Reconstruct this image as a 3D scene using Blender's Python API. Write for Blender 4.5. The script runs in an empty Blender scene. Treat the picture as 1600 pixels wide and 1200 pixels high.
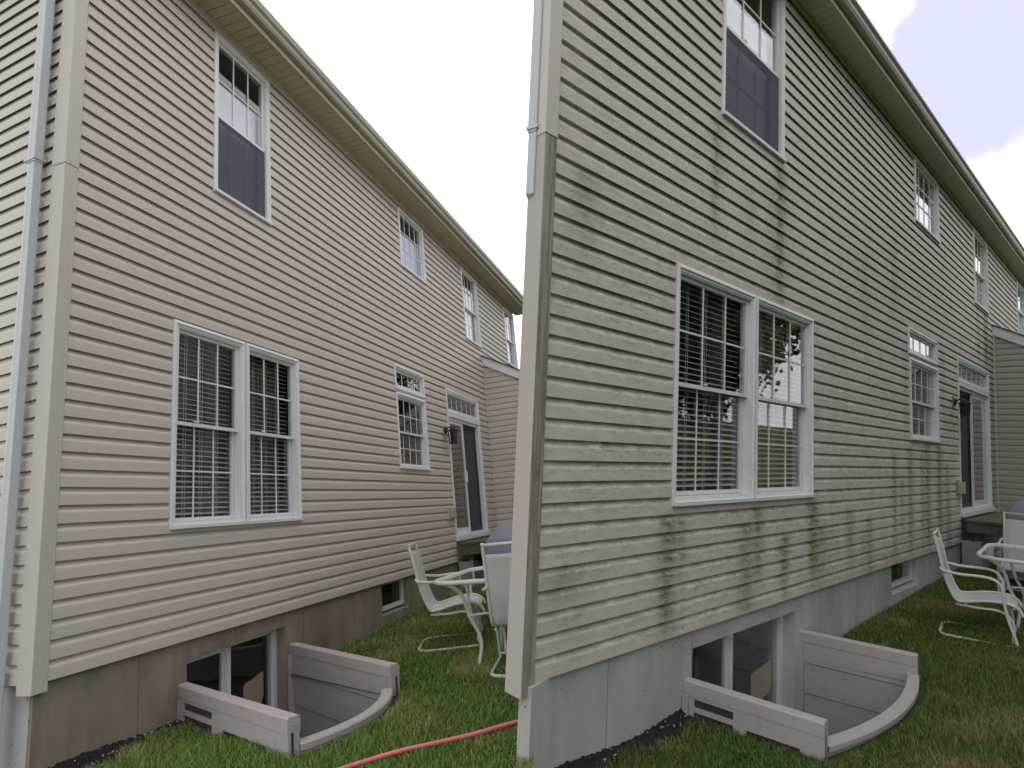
import bpy, math, random
import numpy as np
from mathutils import Matrix, Vector
R = math.radians
random.seed(7); rng = np.random.default_rng(7)
sc = bpy.context.scene
COL = sc.collection

# ------------------------------------------------------------ camera, sky, sun, exposure
cam_data = bpy.data.cameras.new('camera'); cam = bpy.data.objects.new('camera', cam_data); COL.objects.link(cam)
CAM = Vector((0, 0, 1.45))
CR = Matrix(((0.99971, 0.024, 0), (0.0036, -0.14992, -0.98869), (-0.02373, 0.98841, -0.14996)))
cam.matrix_world = Matrix.Translation(CAM) @ CR.to_4x4()
cam_data.sensor_width = 36; cam_data.lens = 36 * 935 / 1600
cam_data.clip_start = 0.05; cam_data.clip_end = 2000
sc.camera = cam

world = bpy.data.worlds.new('World'); sc.world = world; world.use_nodes = True
wt = world.node_tree; wt.nodes.clear()
SUN_EL, SUN_DIR = R(58), Vector((-0.55, 0.62, 0))     # high, behind the houses
def wn(t, **k):
    n = wt.nodes.new(t)
    for a, b in k.items(): setattr(n, a, b)
    return n
sky = wn('ShaderNodeTexSky', sky_type='NISHITA', sun_disc=False)
sky.sun_elevation = SUN_EL; sky.sun_rotation = math.atan2(SUN_DIR.x, SUN_DIR.y)
bg_sky = wn('ShaderNodeBackground'); bg_sky.inputs['Strength'].default_value = 0.10
bg_cl = wn('ShaderNodeBackground'); bg_cl.inputs['Strength'].default_value = 1.15
bg_hz = wn('ShaderNodeBackground'); bg_hz.inputs['Color'].default_value = (0.735, 0.75, 1.0, 1); bg_hz.inputs['Strength'].default_value = .75
bg_cl.inputs['Color'].default_value = (1, 1, 1, 1)
tc = wn('ShaderNodeTexCoord'); nz = wn('ShaderNodeTexNoise'); nz.inputs['Scale'].default_value = 5.0; nz.inputs['Detail'].default_value = 8; nz.inputs['Roughness'].default_value = .55
wt.links.new(tc.outputs['Generated'], nz.inputs['Vector'])
def gap(center, r0, r1):
    # an opening in the cloud cover round one direction of the sky, its edge broken by noise
    d = wn('ShaderNodeVectorMath', operation='DISTANCE'); wt.links.new(tc.outputs['Generated'], d.inputs[0]); d.inputs[1].default_value = center
    a = wn('ShaderNodeMath', operation='MULTIPLY_ADD'); wt.links.new(nz.outputs['Fac'], a.inputs[0]); a.inputs[1].default_value = 0.22; wt.links.new(d.outputs['Value'], a.inputs[2])
    m = wn('ShaderNodeMapRange', interpolation_type='SMOOTHSTEP'); wt.links.new(a.outputs[0], m.inputs['Value'])
    m.inputs['From Min'].default_value = r0; m.inputs['From Max'].default_value = r1; m.inputs['To Min'].default_value = 1; m.inputs['To Max'].default_value = 0
    return m.outputs[0]
def pixdir(px, py):
    v = CR @ Vector(((px - 800) / 935, -(py - 600) / 935, -1)); return v.normalized()
g1 = gap(pixdir(1565, 95), .215, .245)
g2 = gap(pixdir(1610, 250), .14, .34)
mx = wn('ShaderNodeMixShader'); wt.links.new(g1, mx.inputs[0]); wt.links.new(bg_cl.outputs[0], mx.inputs[1]); wt.links.new(bg_hz.outputs[0], mx.inputs[2])
mh = wn('ShaderNodeMath', operation='MULTIPLY'); wt.links.new(g2, mh.inputs[0]); mh.inputs[1].default_value = .45
mx1 = wn('ShaderNodeMixShader'); wt.links.new(mh.outputs[0], mx1.inputs[0]); wt.links.new(mx.outputs[0], mx1.inputs[1]); wt.links.new(bg_hz.outputs[0], mx1.inputs[2])
# broken cloud over the clear sky everywhere else
cr = wn('ShaderNodeMapRange'); nz2 = wn('ShaderNodeTexNoise'); nz2.inputs['Scale'].default_value = 1.6; nz2.inputs['Detail'].default_value = 5
wt.links.new(tc.outputs['Generated'], nz2.inputs['Vector']); wt.links.new(nz2.outputs['Fac'], cr.inputs['Value'])
cr.inputs['From Min'].default_value = .54; cr.inputs['From Max'].default_value = .72; cr.inputs['To Max'].default_value = .5
sep = wn('ShaderNodeSeparateXYZ'); wt.links.new(tc.outputs['Generated'], sep.inputs[0])
bk = wn('ShaderNodeMath', operation='LESS_THAN'); wt.links.new(sep.outputs['Y'], bk.inputs[0]); bk.inputs[1].default_value = .2
mu = wn('ShaderNodeMath', operation='MULTIPLY'); wt.links.new(cr.outputs[0], mu.inputs[0]); wt.links.new(bk.outputs[0], mu.inputs[1])
mx2 = wn('ShaderNodeMixShader'); wt.links.new(mu.outputs[0], mx2.inputs[0]); wt.links.new(mx1.outputs[0], mx2.inputs[1])
wt.links.new(sky.outputs[0], bg_sky.inputs['Color']); wt.links.new(bg_sky.outputs[0], mx2.inputs[2])
wo = wn('ShaderNodeOutputWorld'); wt.links.new(mx2.outputs[0], wo.inputs['Surface'])

sun_d = bpy.data.lights.new('sun', 'SUN'); sun_d.energy = 0.9; sun_d.angle = R(14); sun_d.color = (1, .95, .87)
sun = bpy.data.objects.new('sun', sun_d); COL.objects.link(sun)
sd = SUN_DIR.normalized() * math.cos(SUN_EL) + Vector((0, 0, math.sin(SUN_EL)))
sun.rotation_euler = sd.to_track_quat('Z', 'Y').to_euler()
sc.view_settings.view_transform = 'Standard'; sc.view_settings.look = 'None'; sc.view_settings.gamma = 1
sc.view_settings.exposure = 0.5

# ------------------------------------------------------------ frames of the two house lots (x along facade, y into the house, z up)
def frame(cols, o):
    m = Matrix(cols).to_4x4(); m.translation = Vector(o); return m
FA = frame(((0.28925, -0.95459, -0.07134), (0.95668, 0.28568, 0.05617), (-0.03324, -0.08449, 0.99587)), (-2.8228, 3.7747, 0.3024))
FB = frame(((0.73647, -0.6727, 0.07134), (0.67631, 0.73447, -0.05617), (-0.01461, 0.08961, 0.99587)), (0.0577, 3.3003, 0.388))

# ------------------------------------------------------------ materials
CH = .1143     # height of one siding course
def srgb(r, g, b): return tuple(((c / 255) / 12.92 if c / 255 <= .04045 else ((c / 255 + .055) / 1.055) ** 2.4) for c in (r, g, b)) + (1,)
class Mat:
    def __init__(s, name):
        s.m = bpy.data.materials.new(name); s.m.use_nodes = True; s.t = s.m.node_tree; s.b = s.t.nodes['Principled BSDF']; s.out = s.t.nodes['Material Output']
        s._co = None
    def n(s, t, **k):
        n = s.t.nodes.new(t)
        for a, b in k.items(): setattr(n, a, b)
        return n
    def l(s, a, b): s.t.links.new(a, b)
    @property
    def co(s):
        if s._co is None: s._co = s.n('ShaderNodeTexCoord')
        return s._co.outputs['Object']
    def noise(s, scale, detail=4, stretch=None, rough=.55):
        v = s.co
        if stretch:
            mp = s.n('ShaderNodeMapping'); mp.inputs['Scale'].default_value = stretch; s.l(v, mp.inputs['Vector']); v = mp.outputs[0]
        n = s.n('ShaderNodeTexNoise'); n.inputs['Scale'].default_value = scale; n.inputs['Detail'].default_value = detail; n.inputs['Roughness'].default_value = rough
        s.l(v, n.inputs['Vector']); return n.outputs['Fac']
    def math(s, op, a, b=None, c=None, clamp=False):
        n = s.n('ShaderNodeMath', operation=op); n.use_clamp = clamp
        for i, v in enumerate((a, b, c)):
            if v is None: continue
            if isinstance(v, (int, float)): n.inputs[i].default_value = v
            else: s.l(v, n.inputs[i])
        return n.outputs[0]
    def ramp(s, v, lo, hi, a=0., b=1., smooth=True):
        n = s.n('ShaderNodeMapRange'); n.interpolation_type = 'SMOOTHSTEP' if smooth else 'LINEAR'
        s.l(v, n.inputs['Value'])
        for k, x in (('From Min', lo), ('From Max', hi), ('To Min', a), ('To Max', b)): n.inputs[k].default_value = x
        return n.outputs[0]
    def mix(s, f, a, b):
        n = s.n('ShaderNodeMix', data_type='RGBA')
        if isinstance(f, (int, float)): n.inputs[0].default_value = f
        else: s.l(f, n.inputs[0])
        for i, v in ((6, a), (7, b)):
            if isinstance(v, tuple): n.inputs[i].default_value = v if len(v) == 4 else v + (1,)
            else: s.l(v, n.inputs[i])
        return n.outputs[2]
    def col(s, v):
        if isinstance(v, tuple): s.b.inputs['Base Color'].default_value = v if len(v) == 4 else v + (1,)
        else: s.l(v, s.b.inputs['Base Color'])
    def bump(s, h, dist=.002, strength=.5):
        n = s.n('ShaderNodeBump'); n.inputs['Strength'].default_value = strength; n.inputs['Distance'].default_value = dist; s.l(h, n.inputs['Height']); s.l(n.outputs[0], s.b.inputs['Normal'])
    def rough(s, r, spec=.4): s.b.inputs['Roughness'].default_value = r; s.b.inputs['Specular IOR Level'].default_value = spec

def mat_plain(name, c, rough=.5, var=.12, scale=6, bump=0, metal=0, spec=.4):
    m = Mat(name); n = m.noise(scale, 5)
    dark = tuple(x * (1 - var) for x in c[:3]); lite = tuple(min(1, x * (1 + var)) for x in c[:3])
    m.col(m.mix(n, dark, lite)); m.rough(rough, spec); m.b.inputs['Metallic'].default_value = metal
    if bump: m.bump(m.noise(scale * 20, 3), bump)
    return m.m

def mat_siding(name, dirty=None, tint=(.565, .520, .473), phase=0.):
    m = Mat(name)
    n1 = m.noise(1.1, 4); n2 = m.noise(40, 3, (1, 1, 5))
    base = m.mix(n1, tuple(x * .95 for x in tint), tuple(x * 1.04 for x in tint))
    base = m.mix(m.math('MULTIPLY', n2, .22), base, tuple(x * .82 for x in tint))
    if dirty:
        sepn = m.n('ShaderNodeSeparateXYZ'); m.l(m.co, sepn.inputs[0]); X, Z = sepn.outputs['X'], sepn.outputs['Z']
        # chalky weathering
        chalk = m.noise(5, 5, (1, 1, 2.5), .6)
        grey = tuple(x * f for x, f in zip(tint, (.80, .84, .86)))
        low = m.ramp(Z, 5.4, 1.2)
        base = m.mix(m.math('MULTIPLY', m.ramp(chalk, .3, .62), m.math('MULTIPLY_ADD', low, .35, .25)), base, grey)
        broad = m.noise(.8, 4, (1, 1, 1.3)); fine = m.noise(20, 8, (.6, 1, 1.9), .76); speck = m.noise(48, 4, (.5, 1, 1.2), .62)
        ph = m.math('FRACT', m.math('DIVIDE', m.math('ADD', Z, 10 * CH), CH))
        course = m.ramp(ph, .15, .62)                       # mildew gathers below each lap and in the cove
        f = m.math('MULTIPLY', m.ramp(fine, .43, .62), m.ramp(broad, .36, .60, .30, 1))
        f = m.math('MULTIPLY', f, m.math('MULTIPLY_ADD', course, .7, .3))
        f = m.math('MULTIPLY', f, m.math('MULTIPLY_ADD', low, .6, .4))
        base = m.mix(m.math('MULTIPLY', f, .58), base, (.19, .18, .15))
        # thin green line of growth just under every lap
        lap = m.math('MULTIPLY', m.ramp(ph, .60, .74), m.ramp(m.noise(4, 5, (1, 1, .6), .6), .42, .6))
        base = m.mix(m.math('MULTIPLY', m.math('MULTIPLY', lap, low), .35), base, (.12, .12, .065))
        sp = m.math('MULTIPLY', m.ramp(speck, .58, .68), m.ramp(m.noise(1.1, 3), .48, .62))
        base = m.mix(m.math('MULTIPLY', sp, .55), base, (.075, .072, .055))
        # green algae runs: (x, width, z top, z bottom, strength)
        tot = None
        wob = m.math('MULTIPLY', m.math('SUBTRACT', m.noise(6, 5, (.3, 1, 4), .7), .5), .22)
        XW = m.math('ADD', X, wob)
        for (x, w, zt, zb, st) in dirty:
            dx = m.math('DIVIDE', m.math('SUBTRACT', XW, x), w * 1.2)
            g = m.math('POWER', 2.718, m.math('MULTIPLY', m.math('MULTIPLY', dx, dx), -1.0))
            zz = m.math('MULTIPLY', m.ramp(Z, zb - .25, zb + .25), m.ramp(Z, zt + .05, zt - .05))
            g = m.math('MULTIPLY', m.math('MULTIPLY', g, zz), st)
            tot = g if tot is None else m.math('MAXIMUM', tot, g)
        br = m.noise(9, 8, (1.4, 1, 4.5), .75)
        tot = m.math('MULTIPLY', tot, m.ramp(br, .34, .58, .25, 1.15))
        tot = m.math('MULTIPLY', tot, m.math('MULTIPLY_ADD', m.ramp(ph, .0, .6), .45, .55))
        base = m.mix(m.math('MULTIPLY', tot, .9, clamp=True), base, (.12, .122, .045))
        # pale scuffs along the lower courses
        sc_ = m.noise(26, 6, (.6, 1, 2.2), .7)
        base = m.mix(m.math('MULTIPLY', m.math('MULTIPLY', m.ramp(sc_, .66, .71), m.ramp(Z, 1.1, .3)), .5), base, (.55, .54, .5))
        m.rough(.72, .25)
    else:
        m.rough(.48, .35)
    m.col(base)
    if not dirty: m.bump(m.noise(7, 2, (.3, 1, 1)), .002, .25)
    return m.m

def mat_concrete(name, c, stain):
    m = Mat(name)
    a = m.noise(1.6, 6, (1, 1, .5), .6); b = m.noise(9, 5); v = m.noise(2.6, 4, (2, 1, .5))
    col = m.mix(m.ramp(a, .25, .75, smooth=False), tuple(x * .68 for x in c), tuple(x * 1.2 for x in c))
    col = m.mix(m.math('MULTIPLY', m.ramp(v, .5, .7), .35), col, stain)
    # bug holes
    vo = m.n('ShaderNodeTexVoronoi'); vo.inputs['Scale'].default_value = 21; m.l(m.co, vo.inputs['Vector'])
    hole = m.math('MULTIPLY', m.ramp(m.math('ADD', vo.outputs['Distance'], m.math('MULTIPLY', m.noise(40, 3), .25)), .30, .20), m.ramp(m.noise(4.1, 3), .54, .62))
    col = m.mix(m.math('MULTIPLY', hole, .7), col, (.03, .028, .02))
    # form seams every ~0.6 m
    sepn = m.n('ShaderNodeSeparateXYZ'); m.l(m.co, sepn.inputs[0])
    fr = m.math('FRACT', m.math('DIVIDE', m.math('ADD', sepn.outputs['X'], 9.42), .915))
    seam = m.math('LESS_THAN', fr, .007)
    col = m.mix(m.math('MULTIPLY', seam, .6), col, (.05, .045, .035))
    m.col(col); m.rough(.9, .15); m.bump(m.math('ADD', m.math('MULTIPLY', b, .5), m.math('MULTIPLY', hole, -2.)), .003, .6)
    return m.m

def mat_glass(name, tint=(.75, .8, .78), refl=1.0):
    m = Mat(name); m.t.nodes.remove(m.b)
    tr = m.n('ShaderNodeBsdfTransparent'); tr.inputs[0].default_value = tint + (1,)
    gl = m.n('ShaderNodeBsdfGlossy'); gl.inputs['Roughness'].default_value = .015; gl.inputs['Color'].default_value = (1, 1, 1, 1)
    lw_ = m.n('ShaderNodeLayerWeight'); lw_.inputs['Blend'].default_value = .5
    nb = m.n('ShaderNodeBump'); nb.inputs['Strength'].default_value = .12; nb.inputs['Distance'].default_value = .002; m.l(m.noise(3.0, 2), nb.inputs['Height'])
    m.l(nb.outputs[0], gl.inputs['Normal'])
    f = m.math('MULTIPLY', m.math('MULTIPLY_ADD', m.math('POWER', lw_.outputs['Facing'], 4.), .85, .045), refl, clamp=True)
    mxs = m.n('ShaderNodeMixShader'); m.l(f, mxs.inputs[0]); m.l(tr.outputs[0], mxs.inputs[1]); m.l(gl.outputs[0], mxs.inputs[2]); m.l(mxs.outputs[0], m.out.inputs['Surface'])
    return m.m

def mat_screen():
    m = Mat('insect_screen'); m.t.nodes.remove(m.b)
    tr = m.n('ShaderNodeBsdfTransparent'); tr.inputs[0].default_value = (.8, .8, .85, 1)
    df = m.n('ShaderNodeBsdfDiffuse')
    n = m.noise(55, 3); cmix = m.mix(n, (.13, .13, .155), (.21, .21, .25)); m.l(cmix, df.inputs[0])
    mxs = m.n('ShaderNodeMixShader'); mxs.inputs[0].default_value = .42; m.l(tr.outputs[0], mxs.inputs[1]); m.l(df.outputs[0], mxs.inputs[2]); m.l(mxs.outputs[0], m.out.inputs['Surface'])
    return m.m

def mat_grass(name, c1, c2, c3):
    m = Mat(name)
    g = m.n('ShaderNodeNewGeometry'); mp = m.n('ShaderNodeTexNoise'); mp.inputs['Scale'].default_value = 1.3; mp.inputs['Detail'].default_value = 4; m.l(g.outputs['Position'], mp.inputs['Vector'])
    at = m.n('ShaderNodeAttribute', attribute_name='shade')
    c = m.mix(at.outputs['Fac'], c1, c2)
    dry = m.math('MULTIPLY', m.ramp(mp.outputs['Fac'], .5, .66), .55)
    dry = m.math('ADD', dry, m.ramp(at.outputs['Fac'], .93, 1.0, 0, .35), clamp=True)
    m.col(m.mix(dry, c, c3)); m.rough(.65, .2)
    m.b.inputs['Subsurface Weight'].default_value = 0
    return m.m

WHITE = mat_plain('white_vinyl', (.72, .73, .76), .35, .04, 3)
WHITE_D = mat_plain('weathered_white_vinyl', (.66, .67, .67), .5, .10, 9)
DOWNSPOUT = mat_plain('pale_grey_aluminium', (.50, .525, .55), .4, .06, 3)
TRIM = mat_plain('beige_vinyl_trim', (.52, .48, .44), .45, .05, 2)
TRIM_D = Mat('stained_beige_trim'); _s = TRIM_D.n('ShaderNodeSeparateXYZ'); TRIM_D.l(TRIM_D.co, _s.inputs[0])
_v = TRIM_D.noise(6, 6, (9, 2, .35), .65); _w = TRIM_D.noise(18, 6, (2, 1, .6), .7)
_k = TRIM_D.math('MULTIPLY', TRIM_D.ramp(_s.outputs['X'], -.099, -.094), TRIM_D.math('MULTIPLY_ADD', TRIM_D.ramp(_v, .35, .65), .55, .35))
_c = TRIM_D.mix(_k, (.45, .41, .38), (.17, .165, .14)); TRIM_D.col(TRIM_D.mix(TRIM_D.math('MULTIPLY', TRIM_D.ramp(_w, .52, .7), TRIM_D.math('MULTIPLY', _k, .6)), _c, (.10, .10, .065))); TRIM_D.rough(.7, .2); TRIM_D = TRIM_D.m
SOFFIT = mat_plain('tan_soffit', (.50, .44, .32), .6, .06, 2)
GUTTER = mat_plain('tan_gutter', (.35, .33, .275), .4, .08, 2)
SHINGLE = mat_plain('grey_shingle', (.12, .115, .11), .9, .3, 30, .004)
GLASS = mat_glass('window_glass', (.9, .91, .93)); GLASS_T = mat_glass('table_glass', (.62, .78, .74), 1.2)
GLASS_L = mat_glass('smoked_lantern_glass', (.25, .25, .25)); GLASS_R = mat_glass('door_glass', (.6, .63, .66), 1.6)
SCREEN = mat_screen()
SHADE = mat_plain('white_roller_shade', (.86, .86, .92), .8, .03, 3)
BLIND = mat_plain('white_blind_slat', (.76, .77, .72), .6, .04, 3)
CURTAIN = mat_plain('beige_curtain', (.36, .34, .24), .9, .2, 8)
DARK = mat_plain('unlit_interior_black', (.012, .012, .013), .9, .2, 4)  # near-black colour stands in for the unlit cellar
ROOM = mat_plain('dim_room_wall', (.03, .028, .024), .9, .2, 2)
CARD = mat_plain('tan_cardboard', (.66, .53, .35), .85, .06, 5)
WELL = Mat('grey_mauve_plastic'); _n = WELL.noise(2.5, 5); _d = WELL.noise(14, 5)
WELL.col(WELL.mix(WELL.math('MULTIPLY', WELL.ramp(_d, .5, .75), .22), WELL.mix(_n, (.36, .325, .33), (.43, .385, .385)), (.2, .17, .15)))
WELL.rough(.6, .3); WELL.bump(WELL.noise(120, 2), .0008, .5); WELL = WELL.m
WELL_DARK = mat_plain('dark_brown_plastic', (.055, .045, .04), .95, .6, 25, .004)  # near-black mottled brown for the web recessed behind the ribs
CHAIRM = mat_plain('cream_powder_coat', (.56, .56, .52), .4, .05, 3)
SLING = mat_plain('pale_grey_sling', (.48, .48, .49), .75, .07, 60)
COVER = mat_plain('purple_grey_cover', (.21, .205, .27), .8, .1, 4, .003)
LAMPM = mat_plain('dark_bronze', (.03, .025, .022), .4, .2, 8)
BOXM = mat_plain('cream_outlet_box', (.42, .39, .27), .5, .1, 6)
WOOD = mat_plain('weathered_deck_wood', (.13, .105, .08), .85, .35, 14, .003)
STONE = mat_plain('grey_concrete_block', (.30, .31, .31), .9, .25, 9, .004)
STONE_Y = mat_plain('yellow_brown_stone', (.30, .23, .11), .9, .3, 9, .004)
HOSE = mat_plain('red_rubber', (.62, .15, .18), .45, .12, 12)
POT = mat_plain('terracotta', (.45, .14, .08), .8, .1, 8)
LEAFM = mat_plain('potted_plant_leaf', (.05, .10, .03), .6, .4, 20)
SOIL = mat_plain('dark_soil', (.014, .013, .012), 1., .5, 30, .02)
CHIP = mat_plain('pale_plastic_scrap', (.4, .4, .4), .7, .2, 20)
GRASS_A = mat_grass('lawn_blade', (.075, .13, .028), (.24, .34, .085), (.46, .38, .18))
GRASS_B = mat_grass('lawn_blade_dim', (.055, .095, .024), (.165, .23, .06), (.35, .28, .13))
LAWN = Mat('lawn_ground'); _n = LAWN.noise(1.3, 5); _f = LAWN.noise(40, 4)
LAWN.col(LAWN.mix(_f, LAWN.mix(LAWN.ramp(_n, .5, .68), (.028, .05, .012), (.10, .085, .035)), (.05, .08, .02))); LAWN.rough(1., .05); LAWN.bump(_f, .03, .7); LAWN = LAWN.m
BARK = mat_plain('bark', (.10, .08, .06), .9, .3, 12, .01)
LEAF = mat_plain('tree_leaf', (.06, .10, .025), .6, .5, 2)

# ------------------------------------------------------------ mesh builder
class MB:
    def __init__(s): s.v = []; s.f = []; s.sm = False
    def quad(s, a, b, c, d):
        i = len(s.v); s.v += [tuple(a), tuple(b), tuple(c), tuple(d)]; s.f.append((i, i + 1, i + 2, i + 3)); return s
    def box(s, x0, x1, y0, y1, z0, z1, bev=0):
        if x0 > x1: x0, x1 = x1, x0
        if y0 > y1: y0, y1 = y1, y0
        if z0 > z1: z0, z1 = z1, z0
        return s.prism([(x0, z0), (x1, z0), (x1, z1), (x0, z1)], y0, y1, 'y')
    def prism(s, poly, a0, a1, axis='y'):
        """poly in the plane across `axis`, extruded from a0 to a1"""
        n = len(poly); i = len(s.v)
        def P(p, a): return (p[0], a, p[1]) if axis == 'y' else ((a, p[0], p[1]) if axis == 'x' else (p[0], p[1], a))
        s.v += [P(p, a0) for p in poly] + [P(p, a1) for p in poly]
        s.f.append(tuple(range(i, i + n))); s.f.append(tuple(range(i + 2 * n - 1, i + n - 1, -1)))
        for k in range(n):
            k2 = (k + 1) % n; s.f.append((i + k, i + n + k, i + n + k2, i + k2))
        return s
    def hull8(s, p):      # 8 points: bottom 4 (ccw) then top 4
        i = len(s.v); s.v += [tuple(q) for q in p]
        for f in ((3, 2, 1, 0), (4, 5, 6, 7), (0, 1, 5, 4), (1, 2, 6, 5), (2, 3, 7, 6), (3, 0, 4, 7)): s.f.append(tuple(i + k for k in f))
        return s
    def ring(s, x0, x1, z0, z1, w, y0, y1, wb=None):
        """rectangular frame butted at the corners, w wide"""
        wb = w if wb is None else wb
        s.box(x0, x0 + w, y0, y1, z0, z1); s.box(x1 - w, x1, y0, y1, z0, z1)
        s.box(x0 + w, x1 - w, y0, y1, z1 - w, z1); s.box(x0 + w, x1 - w, y0, y1, z0, z0 + wb); return s
    def mitre(s, x0, x1, z0, z1, prof):
        """mitred frame; prof = [(inset, y)...] closed profile"""
        n = len(prof); i = len(s.v)
        for (cx, cz, sx, sz) in ((x0, z0, 1, 1), (x1, z0, -1, 1), (x1, z1, -1, -1), (x0, z1, 1, -1)):
            for (d, y) in prof: s.v.append((cx + sx * d, y, cz + sz * d))
        for c in range(4):
            c2 = (c + 1) % 4
            for k in range(n):
                k2 = (k + 1) % n; s.f.append((i + c * n + k, i + c2 * n + k, i + c2 * n + k2, i + c * n + k2))
        return s
    def tube(s, pts, r, n=8, closed=False, flat=1.):
        pts = [Vector(p) for p in pts]; i = len(s.v); m = len(pts)
        up = Vector((0, 0, 1)); prev = None
        for k, p in enumerate(pts):
            a = pts[(k - 1) % m] if (k or closed) else p; b = pts[(k + 1) % m] if (k < m - 1 or closed) else p
            t = (b - a).normalized()
            u = (up if abs(t.z) < .95 else Vector((1, 0, 0))) if prev is None else prev
            u = (u - t * u.dot(t)).normalized(); prev = u; w = t.cross(u)
            rr = r[k] if isinstance(r, (list, tuple)) else r
            for j in range(n):
                q = 2 * math.pi * j / n; s.v.append(tuple(p + u * math.cos(q) * rr * flat + w * math.sin(q) * rr))
        for k in range(m if closed else m - 1):
            k2 = (k + 1) % m
            for j in range(n):
                j2 = (j + 1) % n; s.f.append((i + k * n + j, i + k * n + j2, i + k2 * n + j2, i + k2 * n + j))
        if not closed:
            s.f.append(tuple(i + j for j in range(n - 1, -1, -1))); s.f.append(tuple(i + (m - 1) * n + j for j in range(n)))
        return s
    def build(s, name, mat, parent=None, F=None, smooth=False, bevel=0):
        me = bpy.data.meshes.new(name); me.from_pydata(s.v, [], s.f)
        me.materials.append(mat)
        if smooth: me.polygons.foreach_set('use_smooth', [True] * len(me.polygons))
        me.update()
        import bmesh
        bm = bmesh.new(); bm.from_mesh(me)
        if smooth: bmesh.ops.remove_doubles(bm, verts=bm.verts, dist=1e-5)
        bmesh.ops.recalc_face_normals(bm, faces=bm.faces); bm.to_mesh(me); bm.free()
        o = bpy.data.objects.new(name, me); COL.objects.link(o)
        if parent: o.parent = parent
        if F is not None: o.matrix_world = F
        if bevel:
            b = o.modifiers.new('bevel', 'BEVEL'); b.width = bevel; b.segments = 2; b.limit_method = 'ANGLE'; b.angle_limit = R(40)
        return o
def smooth_path(pts, n=6):
    """Catmull-Rom through the points"""
    P = [Vector(p) for p in pts]; P = [P[0] * 2 - P[1]] + P + [P[-1] * 2 - P[-2]]; out = []
    for i in range(1, len(P) - 2):
        for k in range(n):
            t = k / n; a, b, c, d = P[i - 1:i + 3]
            out.append(.5 * ((2 * b) + (c - a) * t + (2 * a - 5 * b + 4 * c - d) * t * t + (3 * b - a - 3 * c + d) * t ** 3))
    out.append(P[-2]); return out
def empty(name, F, label, cat, group=None):
    o = bpy.data.objects.new(name, None); COL.objects.link(o); o.matrix_world = F; tag(o, label, cat, group); o.empty_display_size = .2; return o
def tag(o, label=None, cat=None, group=None, kind=None):
    for k, v in (('label', label), ('category', cat), ('group', group), ('kind', kind)):
        if v: o[k] = v
    return o
def at(F, x, y, z, rz=0): return F @ Matrix.Translation((x, y, z)) @ Matrix.Rotation(rz, 4, 'Z')

# ------------------------------------------------------------ siding
def siding_profile(z0, z1, k=1.):
    """dutch-lap courses as (y, z) from z0 up to z1; outward is -y"""
    pts = []; z = z0
    while z < z1 - 1e-4:
        p = [(-.0195, z + .036), (-.0195, z), (-.0220, z), (-.0210, z + .058), (-.0200, z + .070), (-.0150, z + .080), (-.0085, z + .090), (-.0050, z + .102), (-.0035, z + CH + .040)]
        pts.append([(y * k, zz) for y, zz in p]); z += CH
    return pts
def siding(x0, x1, z0, z1, openings=(), top=None, k=1.):
    """flat-course siding sheet on the plane y=0 with openings (x0,x1,z0,z1); top(x)->z clips a raked top"""
    b = MB()
    brk = sorted(set([o[2] for o in openings] + [o[3] for o in openings]))
    for course in siding_profile(z0, z1, k):
        for (ya, za), (yb, zb) in zip(course[:-1], course[1:]):
            if za > z1: continue
            if zb > z1 and zb > za: yb = ya + (yb - ya) * (z1 - za) / (zb - za); zb = z1
            segs = [(ya, za, yb, zb)]
            for q in brk:
                ns = []
                for (a, c, d, e) in segs:
                    lo, hi = min(c, e), max(c, e)
                    if lo + 1e-5 < q < hi - 1e-5:
                        t = (q - c) / (e - c); ym = a + (d - a) * t; ns += [(a, c, ym, q), (ym, q, d, e)]
                    else: ns.append((a, c, d, e))
                segs = ns
            for (a, c, d, e) in segs:
                mid = (c + e) / 2; iv = [(x0, x1)]
                for o in openings:
                    if o[2] < mid < o[3]:
                        n2 = []
                        for (p, q) in iv:
                            if o[1] <= p or o[0] >= q: n2.append((p, q)); continue
                            if o[0] > p: n2.append((p, o[0]))
                            if o[1] < q: n2.append((o[1], q))
                        iv = n2
                for (p, q) in iv:
                    if top:
                        # clip the strip where the rake passes below this height
                        xs = [p + (q - p) * k / 24 for k in range(25)]
                        ok = [x for x in xs if top(x) > max(c, e)]
                        if len(ok) < 2: continue
                        p, q = min(ok), max(ok)
                    b.quad((p, a, c), (q, a, c), (q, d, e), (p, d, e))
    return b

# ------------------------------------------------------------ windows
def sash(b, x0, x1, z0, z1, y, w=.028):
    b.ring(x0, x1, z0, z1, w, y, y + .03); return (x0 + w, x1 - w, z0 + w, z1 - w)
def grid(b, g, cols, rows, y, w=.011, hz=None):
    x0, x1, z0, z1 = g
    xs = [x0 + (x1 - x0) * k / cols for k in range(1, cols)]
    for x in xs: b.box(x - w / 2, x + w / 2, y, y + .006, z0, z1)
    zs = hz if hz is not None else [z0 + (z1 - z0) * k / rows for k in range(1, rows)]
    e = [x0] + xs + [x1]
    if rows == 1 and hz is None:
        b.box(x0, x1, y + .0055, y + .0075, z0, z0 + .012); b.box(x0, x1, y + .0055, y + .0075, z1 - .012, z1)
    for z in zs:
        for a, c in zip(e[:-1], e[1:]): b.box(a + (w / 2 if a != x0 else 0), c - (w / 2 if c != x1 else 0), y, y + .006, z - w / 2, z + w / 2)
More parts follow.
